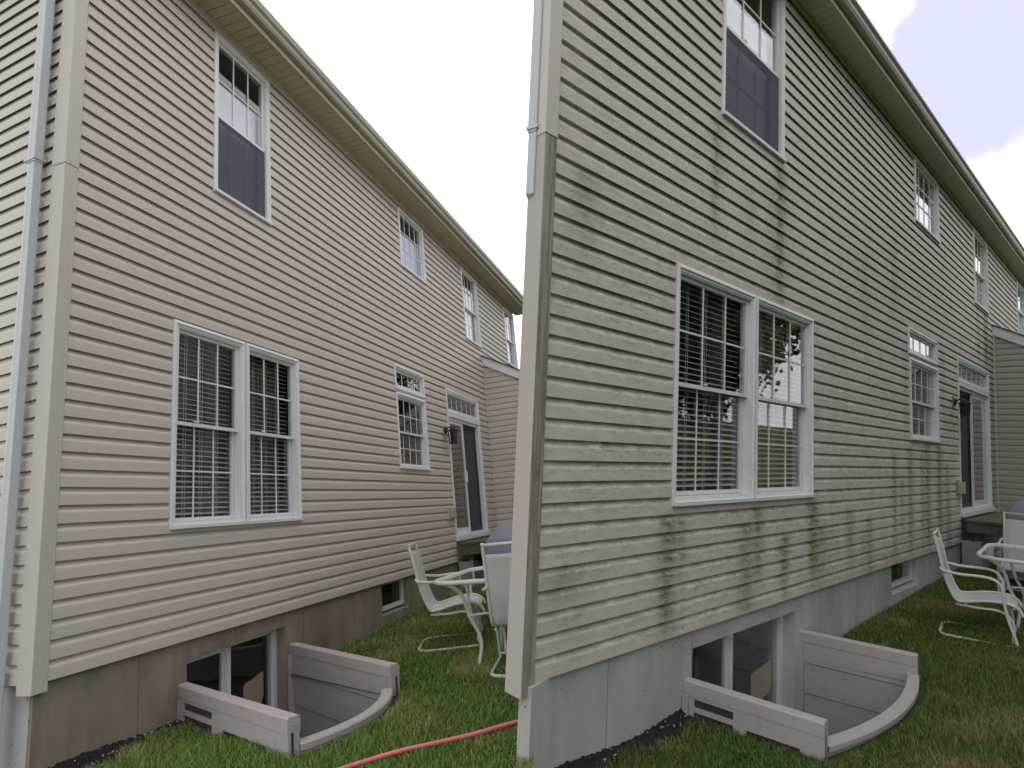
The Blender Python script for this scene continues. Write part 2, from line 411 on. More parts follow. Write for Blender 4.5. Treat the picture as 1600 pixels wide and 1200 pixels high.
def window(parent, x0, x1, z0, z1, mid=None, cols=3, rows=2, white=WHITE, tw=.048, blind=False, shade=None, screen=False, curtain=None, sill=True, glass=GLASS, hz=None, label=None, frac=1):
    """mitred trim proud of the siding, box frame, two sashes (or one), glass, bars, and what hangs inside"""
    tr = MB().mitre(x0, x1, z0, z1, [(0, .0), (0, -.030), (.012, -.036), (tw * .55, -.038), (tw * .7, -.028), (tw, -.026), (tw, .0)])
    if sill: tr.box(x0 + .006, x1 - .006, -.052, -.0385, z0 + .004, z0 + .030)
    w = tr.build('window', white, parent)
    if label: w['label'] = label
    a, c, d, e = x0 + tw, x1 - tw, z0 + tw, z1 - tw
    fr = MB().ring(a - .002, c + .002, d - .002, e + .002, .012, -.020, .075)
    fr.build('frame', white, w)
    a += .010; c -= .010; d += .014; e -= .010
    gl = MB(); br = MB(); sb = MB()
    panes = []
    if mid:
        g1 = sash(sb, a, c, mid - .018, e, .004); g2 = sash(sb, a + .004, c - .004, d, mid + .018, .042)
        panes = [(g1, .004), (g2, .042)]
        sb.box((a + c) / 2 - .16, (a + c) / 2 - .11, -.004, .003, mid + .0165, mid + .028); 
    else:
        g1 = sash(sb, a, c, d, e, .004); panes = [(g1, .004)]
    sb.build('sash', white, w)
    for g, y in panes:
        gl.box(g[0] - .003, g[1] + .003, y + .014, y + .018, g[2] - .003, g[3] + .003)
        grid(br, g, cols, rows, y + .006, hz=hz, w=.013)
    gl.build('glass', glass, w); br.build('glazing_bar', white, w)
    if screen:
        g = panes[-1][0]
        MB().box(g[0] - .03, g[1] + .03, .0005, .0025, g[2] - .03, mid - .020).build('insect_screen', SCREEN, w)
    if blind:
        bl = MB(); z = d + .06
        while z < e - .02:
            bl.hull8([(a + .01, .085, z - .006), (c - .01, .085, z - .006), (c - .01, .130, z + .010), (a + .01, .130, z + .010),
                      (a + .01, .085, z - .003), (c - .01, .085, z - .003), (c - .01, .130, z + .013), (a + .01, .130, z + .013)]); z += .043
        for k in range(1, 4):
            for dx in (-.012, .012):
                xx = a + (c - a) * k / 4 + dx; bl.box(xx - .0015, xx + .0015, .082, .084, d, e)
        bl.build('blind', BLIND, w)
    if curtain:
        cu = MB(); xa = a + (c - a) * curtain[0]; xb = a + (c - a) * curtain[1]; n = 28
        for k in range(n):
            p0 = xa + (xb - xa) * k / n; p1 = xa + (xb - xa) * (k + 1) / n
            cu.quad((p0, .24 + .02 * math.sin(k * 1.3), d), (p1, .24 + .02 * math.sin((k + 1) * 1.3), d), (p1, .24 + .02 * math.sin((k + 1) * 1.3), e), (p0, .24 + .02 * math.sin(k * 1.3), e))
        cu.build('curtain', CURTAIN, w)
    if shade is not None:
        zt = e - (e - d) * shade
        MB().box(a + .004, c - .004, .110, .113, d, zt).build('shade', SHADE, w)
    return w

def blackout_box(x0, x1, y0, y1, z0, z1):  # open-fronted box added behind basement glass to keep outside light out
    b = MB()
    b.quad((x0, y1, z0), (x1, y1, z0), (x1, y1, z1), (x0, y1, z1))
    b.quad((x0, y0, z0), (x0, y1, z0), (x0, y1, z1), (x0, y0, z1)); b.quad((x1, y0, z0), (x1, y1, z0), (x1, y1, z1), (x1, y0, z1))
    b.quad((x0, y0, z0), (x1, y0, z0), (x1, y1, z0), (x0, y1, z0)); b.quad((x0, y0, z1), (x1, y0, z1), (x1, y1, z1), (x0, y1, z1)); return b
# ------------------------------------------------------------ house
def house(F, S, label):
    H = empty('house', F, label, 'house', None)
    side_m = S['siding']; trim = S['trim']; white = S['white']; Zt = S['eave']; X1 = S['x1']; jx = S['jog']
    ops = []
    for k in S['wins']: ops.append((k[0] + .02, k[1] - .02, k[2] + .02, k[3] - .02))
    dx0, dx1, dz0, dz1, tz = S['door']
    ops.append((dx0 + .02, dx1 - .02, dz0 - .5, tz))
    bx = S['bw2']; 
    front = siding(0, X1, 0, Zt, ops + [(jx + .01, X1 + 1, -1, S['jz'] - .02)], k=S['lap'])
    front.build('siding_wall', side_m, H)
    # corner post
    MB().prism([(-.10, -.036), (-.045, -.036), (-.042, -.033), (-.039, -.036), (-.026, -.036), (-.023, -.033), (-.020, -.036), (-.010, -.036), (0, -.030), (0, .02), (-.07, .02), (-.07, .075), (-.10, .085)], -.055, S['joint'], 'z').build('corner_post', trim, H, bevel=.003)
    MB().prism([(-.103, -.039), (-.010, -.039), (.003, -.032), (.003, .02), (-.07, .02), (-.07, .078), (-.103, .088)], S['joint'] + .002, Zt, 'z').build('corner_post', TRIM, H, bevel=.003)
    # side wall behind the corner
    ang = S['side_ang']; L = S['side_len']; s0 = S['side_start']
    G = Matrix.Translation((S['sx'] + s0 * math.cos(ang), .0 + s0 * math.sin(ang), 0)) @ Matrix.Rotation(ang, 4, 'Z') @ Matrix.Scale(-1, 4, (0, 1, 0))
    sd_ = siding(0, L, 0, Zt + 1.2)
    sd_.v = [tuple(G @ Vector(v)) for v in sd_.v]
    sd_.build('side_siding_wall', S['side_mat'], H)
    sh = MB().box(.02, L, -.05, -.03, 0, Zt + 1.2); Gs = Matrix.Translation((S['sx'] + s0 * math.cos(ang), s0 * math.sin(ang), 0)) @ Matrix.Rotation(ang, 4, 'Z')
    sh.v = [tuple(Gs @ Vector(v)) for v in sh.v]; sh.build('light_stop_board', ROOM, H)  # unseen backing added to stop light leaking through the side-wall laps
    # roof, soffit, fascia, gutter
    so = S['soffit']
    sf = MB(); x = -.5; 
    while x < X1 + .3:
        sf.box(x + .003, x + .099, -so, .02, Zt + .0, Zt + .008); x += .1016
    sf.box(-.5, X1 + .3, -so, .02, Zt + .013, Zt + .02)
    sf.build('soffit', SOFFIT, H)
    MB().prism([(-.022, Zt - .001), (-.045, Zt - .001), (-.045, Zt - .028), (-.022, Zt - .035)], 0, X1 + .3, 'x').build('frieze_trim', SOFFIT, H)
    MB().box(-.5, X1 + .3, -so - .022, -so - .002, Zt - .03, Zt + .16).build('fascia', SOFFIT, H)
    gy = -so - .024; gh = S['gut_h']
    MB().prism([(gy, Zt + .03), (gy - .055, Zt + .03), (gy - .07, Zt + .055), (gy - .075, Zt + .085), (gy - .10, Zt + .105), (gy - S['gut_w'], Zt + .03 + gh), (gy - S['gut_w'] + .012, Zt + .03 + gh + .004), (gy - S['gut_w'] + .012, Zt + .022 + gh), (gy, Zt + .022 + gh)], -.5, X1 + .3, 'x').build('gutter', GUTTER, H)
    dep = S['roof_dep']
    MB().prism([(gy - .03, Zt + .14), (dep, Zt + .14 + dep * .42), (dep, Zt + .20 + dep * .42), (gy - .03, Zt + .17)], -.5, X1 + .3, 'x').build('roof', SHINGLE, H)
    # closing walls (plan polygon): the far end, the back
    px, py = -.10 + (s0 + L) * math.cos(ang), (s0 + L) * math.sin(ang)
    bw = MB(); zt2 = Zt + .14
    bw.quad((px, py, -1), (X1, max(py, 1), -1), (X1, max(py, 1), Zt + 1.2), (px, py, Zt + 1.2))
    bw.quad((X1, 0, -1), (X1, max(py, 1), -1), (X1, max(py, 1), Zt + 1.2), (X1, 0, Zt))
    bw.build('rear_wall', trim, H)
    # interior: floors and a dim back partition so that the rooms are closed
    fl = MB(); 
    pd = min(2.6, max(py - .1, .8))
    def plan(z0, z1):
        e = [(-.02 + .12 * math.cos(ang) + .04, .12), (X1 - .05, .12), (X1 - .05, pd), (px - .0 if py <= pd + .2 else -.05 + pd / math.tan(ang) + .05, pd)]
        fl.prism(e, z0, z1, 'z')
    plan(-.02, .05); plan(2.72, 3.02); plan(Zt + .03, Zt + .06)
    fl.build('floor', ROOM, H)
    e0 = px if py <= pd + .2 else pd / math.tan(ang) + .05
    MB().box(e0, X1 - .06, pd + .001, pd + .05, .051, Zt).build('partition', ROOM, H)
    # foundation with openings
    fo = MB(); ww = S['ww']; fd = .24; zb = -1.9
    fy = .004
    segs = [(.95, ww[0], zb, -.004), (ww[0], ww[1], ww[2], -.004), (ww[0], ww[1], zb, ww[3]), (ww[1], bx[0], zb, -.004), (bx[0], bx[1], zb, bx[2]), (bx[1], X1, zb, -.004)]
    fo.box(-.057, .95, fy, S['fthin'], zb, -.004)
    for (a, c, d, e) in segs: fo.box(a, c, fy, fd, d, e)
    # sloping sill of the small window
    fo.hull8([(bx[0], fy - .0, bx[2]), (bx[1], fy, bx[2]), (bx[1], fd, bx[2]), (bx[0], fd, bx[2]), (bx[0], fy, bx[2] + .01), (bx[1], fy, bx[2] + .01), (bx[1], fd, bx[2] + .05), (bx[0], fd, bx[2] + .05)])
    fo.build('foundation', S['found'], H)
    G2 = Matrix.Translation((-.06, .0, 0)) @ Matrix.Rotation(ang, 4, 'Z')
    f2 = MB().box(S['fst'], L, -.06, .0, zb, -.004); f2.v = [tuple(G2 @ Vector(v)) for v in f2.v]
    f2.build('side_foundation', S['side_found'], H)
    # basement slider in the window well
    wy = S['wwy']; a, c, d, e = ww[0], ww[1], ww[3], ww[2]
    W = MB().ring(a - .0, c, d, e, .046, wy, wy + .07)
    mx_ = a + (c - a) * S['wmull']
    W.box(mx_ - .024, mx_ + .024, wy - .004, wy + .06, d + .046, e - .046)
    W = W.build('basement_window', white, H)
    MB().ring(a + .048, mx_ - .026, d + .048, e - .048, .022, wy + .02, wy + .05).build('sash', white, W)
    MB().box(a + .05, c - .05, wy + .030, wy + .034, d + .05, e - .05).build('glass', GLASS, W)
    blackout_box(a - .01, c + .01, wy + .085, wy + S['cellar'], d - .02, e + .02).build('cellar_blackout', DARK, W)  # black box added to block stray light behind the slider
    pw = MB(); u = (c - a)
    pp = S['paper']; pw.prism([(pp[0], pp[2]), (pp[1] - .02, pp[2] + .07), (pp[1], pp[2] + .12), (pp[1], pp[3]), (pp[1] - .05, pp[3] - .005), (pp[0] + .09, pp[3] - .035), (pp[0] + .02, pp[3] - .04), (pp[0], pp[3] - .07)], wy + .075, wy + .08, 'y')
    pw.build('cardboard', CARD, W)
    # small basement window
    a, c, d, e = bx[0], bx[1], bx[2] + .05, -.006
    W = MB().ring(a, c - .0, d, e, .034, .07, .12, wb=.05).build('basement_window', white, H)
    MB().box(a + .03, c - .03, .09, .094, d + .045, e - .03).build('glass', GLASS, W)
    blackout_box(a - .01, c + .01, .125, .125 + S['cellar'], d - .02, e + .004).build('cellar_blackout', DARK, W)  # the same added light-blocking box for the small window
    # windows
    for k, opt in zip(S['wins'], S['opts']): window(H, *k, white=white, **opt)
    # door: transom, sliding door
    x0, x1, z0, z1, _ = S['door']
    tr = MB().mitre(x0, x1, z1 + .05, tz, [(0, .0), (0, -.032), (.02, -.036), (.035, -.028), (.055, -.028), (.055, .0)])
    T = tr.build('transom_window', white, H)
    MB().ring(x0 + .053, x1 - .053, z1 + .103, tz - .053, .03, -.015, .06).build('frame', white, T)
    br = MB(); grid(br, (x0 + .083, x1 - .083, z1 + .133, tz - .083), 6, 1, .012, w=.014); br.build('glazing_bar', white, T)
    MB().box(x0 + .08, x1 - .08, .02, .024, z1 + .13, tz - .08).build('glass', GLASS_R, T)
    D = MB(); dz = S['dbot']
    D.box(x0, x0 + .055, -.034, .0, dz, z1 + .048); D.box(x1 - .055, x1, -.034, .0, dz, z1 + .048); D.box(x0 + .055, x1 - .055, -.034, .0, z1 - .01, z1 + .048)
    D.box(x0 + .055, x0 + .09, -.010, .10, dz, z1 - .01); D.box(x1 - .09, x1 - .055, -.010, .10, dz, z1 - .01); D.box(x0 + .09, x1 - .09, -.005, .10, z1 - .06, z1 - .01)
    D.box(x0 - .01, x1 + .01, -.075, .10, dz - .07, dz - .001); D.box(x0 + .06, x1 - .06, -.05, .08, dz, dz + .035)
    D = D.build('sliding_door', white, H)
    m_ = (x0 + x1) / 2
    pl = (x0 + .09, m_ - .02, dz + .036, z1 - .061); pr = (m_ - .06, x1 - .09, dz + .036, z1 - .061)
    def panel(g, y, mat, gm, nm):
        p = MB().ring(*g, .055, y, y + .03, wb=.09).build(nm, mat, D)
        MB().box(g[0] + .05, g[1] - .05, y + .013, y + .017, g[2] + .085, g[3] - .05).build('glass' if gm is not SCREEN else 'mesh', gm, p); return p
    if S['glass_left']:
        p = panel(pl, .010, white, GLASS_R, 'door_panel'); panel(pr, .052, LAMPM, SCREEN, 'screen_panel')
        MB().box(pl[1] - .035, pl[1] - .02, -.02, .009, z0 + .95, z0 + 1.15).build('handle', white, p)
    else:
        panel(pr, .010, white, GLASS_R, 'door_panel'); q = (pl[0], pl[1] - .04, pl[2], pl[3]); panel(q, .052, LAMPM, SCREEN, 'screen_panel')
    # small siding fill under the door
    MB().box(x0, x1, -.012, -.004, 0, dz - .072).build('kick_board', trim, H)
    # wall lantern
    lx, lz = S['lamp']
    Lm = MB(); Lm.box(lx - .05, lx + .05, -.045, -.018, lz - .08, lz + .08); Lm = Lm.build('mounting_block', trim, H)
    lp = MB().tube([(lx, -.0455, lz), (lx, -.065, lz)], [.075, .05], 12); lp.tube(smooth_path([(lx, -.06, lz), (lx, -.11, lz + .035), (lx, -.16, lz + .02), (lx, -.17, lz - .01)], 4), .011, 8)
    for a in (-1, 1):
        for c in (-1, 1): lp.tube([(lx + a * .055, -.17 + c * .055, lz - .03), (lx + a * .042, -.17 + c * .042, lz - .23)], .009, 6)
    lp.prism([(lx - .075, -.245), (lx + .075, -.245), (lx + .075, -.095), (lx - .075, -.095)], lz - .03, lz - .018, 'z')
    lp.prism([(lx - .04, -.21), (lx + .04, -.21), (lx + .04, -.13), (lx - .04, -.13)], lz - .018, lz + .005, 'z')
    lp.prism([(lx - .052, -.222), (lx + .052, -.222), (lx + .052, -.118), (lx - .052, -.118)], lz - .245, lz - .23, 'z')
    lp = lp.build('wall_lantern', LAMPM, H)
    MB().prism([(lx - .034, -.204), (lx + .034, -.204), (lx + .034, -.136), (lx - .034, -.136)], lz - .229, lz - .031, 'z').build('glass', GLASS_L, lp)
    # outlet box
    ox0, ox1, oz0, oz1 = S['box']
    o = MB().box(ox0, ox1, -.032, -.016, oz0, oz1); o.build('mounting_plate', trim, H, bevel=.003)
    MB().box(ox0 + .06, ox1 - .01, -.085, -.0325, oz0 + .02, oz1 - .02).build('outlet_box', BOXM, H, bevel=.008)
    # bump-out wing: wall that comes towards the yard, rake board, low roof
    wl = S['wing_len']; jz = S['jz']; sl = S['rake']
    wg = siding(0, wl, -.0, jz, (), top=lambda x: jz - sl * x - .12)
    G3 = Matrix.Translation((jx, 0, 0)) @ Matrix.Rotation(-math.pi / 2, 4, 'Z')
    wg.v = [tuple(G3 @ Vector((v[0], v[1], v[2]))) for v in wg.v]
    wg.build('wing_siding_wall', S['wing_mat'], H)
    MB().box(jx - .045, jx - .019, -.045, -.019, -.02, jz - .1).build('corner_trim', white if 0 else TRIM, H)
    MB().prism([(.0, jz - .18), (-wl, jz - .18 - sl * wl), (-wl, jz - sl * wl), (0, jz)], jx - .06, jx - .025, 'x').build('rake_board', white, H)
    MB().prism([(.0, jz + .003), (-wl, jz + .003 - sl * wl), (-wl, jz + .03 - sl * wl), (0, jz + .03)], jx - .085, X1, 'x').build('wing_roof', SHINGLE, H)
    MB().box(jx + .02, X1, -wl, -wl + .02, -1.0, jz - sl * wl).build('wing_front_wall', trim, H)
    MB().box(jx - .004, jx + .2, -wl + .001, -.001, -1.9, -.004).build('wing_foundation', S['found'], H)
    # downspout on the side wall
    dsx = S['ds']; w_, t_ = .075, .052
    G4 = Matrix.Translation((-.10, .0, 0)) @ Matrix.Rotation(ang, 4, 'Z')
    dsb = MB(); z0d = S['ds_bot']
    def rib(x0, x1, y0, y1):
        n = 5; pts = [(x0, y0), ]
        for k in range(n):
            xa = x0 + (x1 - x0) * (k + .25) / n; xb = x0 + (x1 - x0) * (k + .75) / n
            pts += [(xa, y1), (xa + .001, y1 + .003), (xb - .001, y1 + .003), (xb, y1)]
        pts += [(x1, y0)]; return pts
    dsb.prism([(dsx, .03), (dsx + w_, .03), (dsx + w_ + .004, .036), (dsx + w_, .03 + t_), (dsx + w_ * .7, .033 + t_), (dsx + w_ * .5, .029 + t_), (dsx + w_ * .3, .033 + t_), (dsx, .03 + t_), (dsx - .004, .036)], z0d, S['joint'] + .03, 'z')
    dsb.prism([(dsx - .004, .028), (dsx + w_ + .004, .028), (dsx + w_ + .008, .036), (dsx + w_ + .004, .034 + t_), (dsx + w_ * .7, .037 + t_), (dsx + w_ * .5, .033 + t_), (dsx + w_ * .3, .037 + t_), (dsx - .004, .034 + t_), (dsx - .008, .036)], S['joint'] + .03, Zt, 'z')
    if z0d > 0: dsb.hull8([(dsx + .26, -.02, z0d - .30), (dsx + .26 + w_, -.02, z0d - .30), (dsx + .26 + w_, -.02 + t_, z0d - .30), (dsx + .26, -.02 + t_, z0d - .30), (dsx, .03, z0d), (dsx + w_, .03, z0d), (dsx + w_, .03 + t_, z0d), (dsx, .03 + t_, z0d)]); dsb.box(dsx + .26, dsx + .26 + w_, -.02, -.02 + t_, -1.3, z0d - .30)
    dsb.v = [tuple(G4 @ Vector(v)) for v in dsb.v]
    dd = dsb.build('downspout', DOWNSPOUT, H)
    st = MB().box(dsx - .012, dsx + w_ + .03, .018, .036 + t_ + .004, S['joint'] + .045, S['joint'] + .065); st.v = [tuple(G4 @ Vector(v)) for v in st.v]; st.build('strap', DOWNSPOUT, dd)
    return H

CONC_A = mat_concrete('tan_concrete', (.26, .228, .185), (.12, .095, .07))
CONC_B = mat_concrete('bluish_grey_concrete', (.42, .42, .42), (.31, .30, .275))
SID_A = mat_siding('clean_beige_siding', None)
STREAKS = [(1.74, .05, 3.8, 2.9, .8), (1.78, .12, 3.75, 3.2, .4), (2.85, .09, 3.8, 2.5, 1.), (2.80, .2, 3.6, 2.7, .5), (2.3, .12, 3.4, 2.9, .35), (1.21, .10, .80, .0, 1.), (1.36, .06, .78, .35, .7), (2.30, .12, .70, -.1, .75), (2.48, .08, .82, .2, .8),
           (2.98, .08, .55, .05, 1.), (3.58, .10, .85, .1, 1.15), (3.72, .22, .6, -.05, .6), (4.52, .10, .72, .2, .75), (5.1, .09, .6, -.1, .7), (4.9, .07, .45, .0, .5), (6.0, .08, 1.3, .1, .8), (6.65, .12, 1.4, .1, .8), (6.3, .08, 1.0, .3, .6),
           (7.2, .10, 1.35, .2, .75), (7.45, .12, 1.45, .1, 1.), (8.05, .14, 1.5, .2, .95), (8.5, .12, 1.2, .0, .7), (11.5, .18, 4.0, 3.0, 1.2), (10.9, .14, 3.95, 3.1, .7), (8.35, .10, 2.9, 1.8, .4), (11.9, .14, 3.6, .1, .7), (6.5, .10, 2.7, 1.6, .4), (.25, .12, 2.85, 2.3, .5), (.2, .14, .55, .3, .6), (.3, .1, .35, .1, .4), (5.0, .18, 3.5, 2.6, .3), (6.1, .15, 4.0, 3.0, .35)]
SID_B = mat_siding('mildewed_beige_siding', STREAKS, (.615, .552, .508))

OPT_UP = dict(cols=3, rows=2, shade=.22, screen=True)
SA = dict(siding=SID_A, side_mat=SID_A, wing_mat=SID_A, trim=TRIM, white=WHITE, eave=5.69, x1=11.3, jog=8.6, jz=3.89, joint=4.62 - 1.25,
          wins=[(1.255, 2.045, 3.86, 5.595), (5.04, 5.95, 4.555, 5.575), (7.67, 8.56, 4.045, 5.56), (10.42, 11.25, 4.12, 5.57), (.845, 1.655, .825, 2.50), (1.665, 2.455, .825, 2.50), (4.625, 5.60, 2.54, 2.915), (4.635, 5.60, 1.425, 2.51)],
          opts=[dict(mid=4.715, **OPT_UP), dict(cols=4, rows=3, shade=.27), dict(mid=4.765, cols=4, rows=2, shade=.25), dict(mid=4.8, cols=3, shade=.2),
                dict(mid=1.665, blind=True, curtain=(.80, 1.)), dict(mid=1.665, blind=True, curtain=(.42, 1.)), dict(cols=4, rows=1, sill=False), dict(mid=1.955, cols=4, rows=2)],
          door=(6.44, 8.03, .33, 2.39, 2.86), dbot=.39, glass_left=True, lamp=(6.27, 2.12), box=(6.16, 6.40, .67, .87), bw2=(4.02, 4.72, -.395),
          ww=(1.06, 2.215, -.13, -1.35), wwy=.11, wmull=.47, paper=(1.87, 2.12, -.82, -.50), found=CONC_A, side_found=CONC_B, side_ang=R(84.5), side_len=6.0, side_start=.07, sx=-.080,
          soffit=.34, gut_w=.115, gut_h=.13, roof_dep=5.5, wing_len=2.6, rake=.55, cellar=.9, lap=1.2, ds=.155, ds_bot=-.45, fst=.03, fthin=.025)
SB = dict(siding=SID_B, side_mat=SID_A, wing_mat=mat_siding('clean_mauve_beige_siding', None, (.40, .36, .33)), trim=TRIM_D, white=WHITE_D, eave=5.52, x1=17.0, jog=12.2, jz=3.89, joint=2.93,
          wins=[(1.81, 2.92, 3.835, 5.47), (7.03, 8.28, 4.485, 5.44), (10.62, 11.79, 4.03, 5.42), (15.0, 16.2, 4.1, 5.40), (1.235, 2.395, .85, 2.52), (2.405, 3.565, .85, 2.52), (6.62, 8.04, 2.60, 2.96), (6.67, 8.05, 1.49, 2.56)],
          opts=[dict(mid=4.65, **OPT_UP), dict(cols=4, rows=3, shade=.27), dict(mid=4.705, cols=4, rows=2, shade=.25), dict(mid=4.8, cols=3, shade=.2),
                dict(mid=1.69, blind=True, curtain=(.82, 1.)), dict(mid=1.69, blind=True, curtain=(.40, 1.)), dict(cols=4, rows=1, sill=False), dict(mid=2.01, cols=4, rows=2)],
          door=(9.25, 11.62, .45, 2.46, 2.915), dbot=.46, glass_left=False, lamp=(8.92, 2.16), box=(8.98, 9.32, .73, .95), bw2=(5.93, 7.03, -.37),
          ww=(1.575, 3.25, -.135, -1.35), wwy=.11, wmull=.445, paper=(2.82, 3.19, -.92, -.59), found=CONC_B, side_found=CONC_B, side_ang=R(14), side_len=16.6, side_start=.36, sx=-.10,
          soffit=.26, gut_w=.10, gut_h=.10, roof_dep=1.0, wing_len=2.0, rake=.55, cellar=.30, lap=1.12, ds=.0, ds_bot=2.6, fst=.0, fthin=.02)
HA = house(FA, SA, 'clean beige vinyl-sided house with tan concrete foundation, the left one')
HB = house(FB, SB, 'mildew-stained beige sided house with green algae streaks, the right one')

# ------------------------------------------------------------ ground
IA, IB = FA.inverted(), FB.inverted()
def gA(x, y):   # ground height in the left lot: x along the facade, y into the house (yard is y<0)
    return -.555 + .17 * min(max((x - 2.6) / 5, 0), 1) + .05 * min(max((-y - .45) / .7, 0), 1)
def gB(x, y):
    return -.555 + .17 * min(max((x - 3.8) / 5.2, 0), 1) + .05 * min(max((-y - .45) / .7, 0), 1)
def plane_z(F, I, g, X, Y):
    Z = 0.
    for _ in range(4):
        p = I @ Vector((X, Y, Z)); Z -= (p.z - g(p.x, p.y)) / F[2][2]
    return Z
def ground(X, Y):
    t = min(max((X + .0) / .12, 0), 1); t = t * t * (3 - 2 * t)
    a = plane_z(FA, IA, gA, X, Y) if t < 1 else 0; b = plane_z(FB, IB, gB, X, Y) if t > 0 else 0
    z = a * (1 - t) + b * t
    d = math.hypot(X, Y - 6); k = min(max((d - 14) / 14, 0), 1)
    return z * (1 - k) - .3 * k
def axis_pts(lo, hi, fine_lo, fine_hi, step):
    a = [fine_lo + step * k for k in range(int((fine_hi - fine_lo) / step) + 1)]
    x = fine_lo; s_ = step; L = []
    while x > lo: s_ *= 1.35; x -= s_; L.append(x)
    x = a[-1]; s_ = step; Rr = []
    while x < hi: s_ *= 1.35; x += s_; Rr.append(x)
    return L[::-1] + a + Rr
gx = axis_pts(-150, 150, -6, 10, .16); gy_ = axis_pts(-150, 150, -1, 16, .16)
# the two window wells are holes in the ground: plan outlines in each lot (wall-side left, wall-side right, front right, front left)
def well_plan(a, b, c, d, bow, g=0.):
    pts = [(a[0] - g, .02), (b[0] + g, .02)]
    for k in range(13):
        t = k / 12; L_ = math.hypot(d[0] - c[0], d[1] - c[1]); nx_, ny_ = (d[1] - c[1]) / L_, -(d[0] - c[0]) / L_
        if ny_ > 0: nx_, ny_ = -nx_, -ny_
        o_ = bow * 4 * t * (1 - t) + g; x = c[0] + g + (d[0] - c[0] - 2 * g) * t + nx_ * o_; y = c[1] + (d[1] - c[1]) * t + ny_ * o_
        pts.append((x, y))
    return pts
WELL_A = ((1.06, -.01), (2.255, -.01), (1.385, -1.53), (.36, -1.50), .14)
WELL_B = ((1.545, -.01), (3.345, -.01), (3.50, -.85), (1.65, -.85), .13)
WA = well_plan(*WELL_A, .05); WB = well_plan(*WELL_B, .05)
def inside(p, poly):
    r = False; n = len(poly)
    for i in range(n):
        (x1, y1), (x2, y2) = poly[i], poly[(i + 1) % n]
        if (y1 > p[1]) != (y2 > p[1]) and p[0] < (x2 - x1) * (p[1] - y1) / (y2 - y1) + x1: r = not r
    return r
lv = []; lf = []; holes = set()
for Y in gy_:
    for X in gx:
        z = ground(X, Y) + .012 * math.sin(X * 3.1 + 1) * math.sin(Y * 2.3)
        for I, W_ in ((IA, WA), (IB, WB)):
            if (I is IA) == (X < .2):
                p = I @ Vector((X, Y, z))
                if p.y < .3 and inside((p.x, min(p.y, -.0)), W_): holes.add(len(lv))
        lv.append((X, Y, z))
nx = len(gx)
for j in range(len(gy_) - 1):
    for i in range(nx - 1):
        q = (j * nx + i, j * nx + i + 1, (j + 1) * nx + i + 1, (j + 1) * nx + i)
        if not any(k in holes for k in q): lf.append(q)
# collars of turf round the two wells close the cut-out
for Fh, g_, wl in ((FA, gA, WELL_A), (FB, gB, WELL_B)):
    ia = well_plan(*wl, -.006); ib = well_plan(*wl, .32)
    for (a0, a1), (b0, b1) in zip(zip(ia[1:] + ia[:1], ib[1:] + ib[:1]), zip(ia[2:] + ia[:2], ib[2:] + ib[:2])):
        i = len(lv)
        for p in (a0, a1, b1, b0): lv.append(tuple(Fh @ Vector((p[0], p[1], g_(p[0], p[1]) - .004))))
        if not (abs(a0[1] - .02) < 1e-6 and abs(b0[1] - .02) < 1e-6): lf.append((i, i + 1, i + 2, i + 3))
lw = MB(); lw.v = lv; lw.f = lf
tag(lw.build('lawn', LAWN), kind='structure')

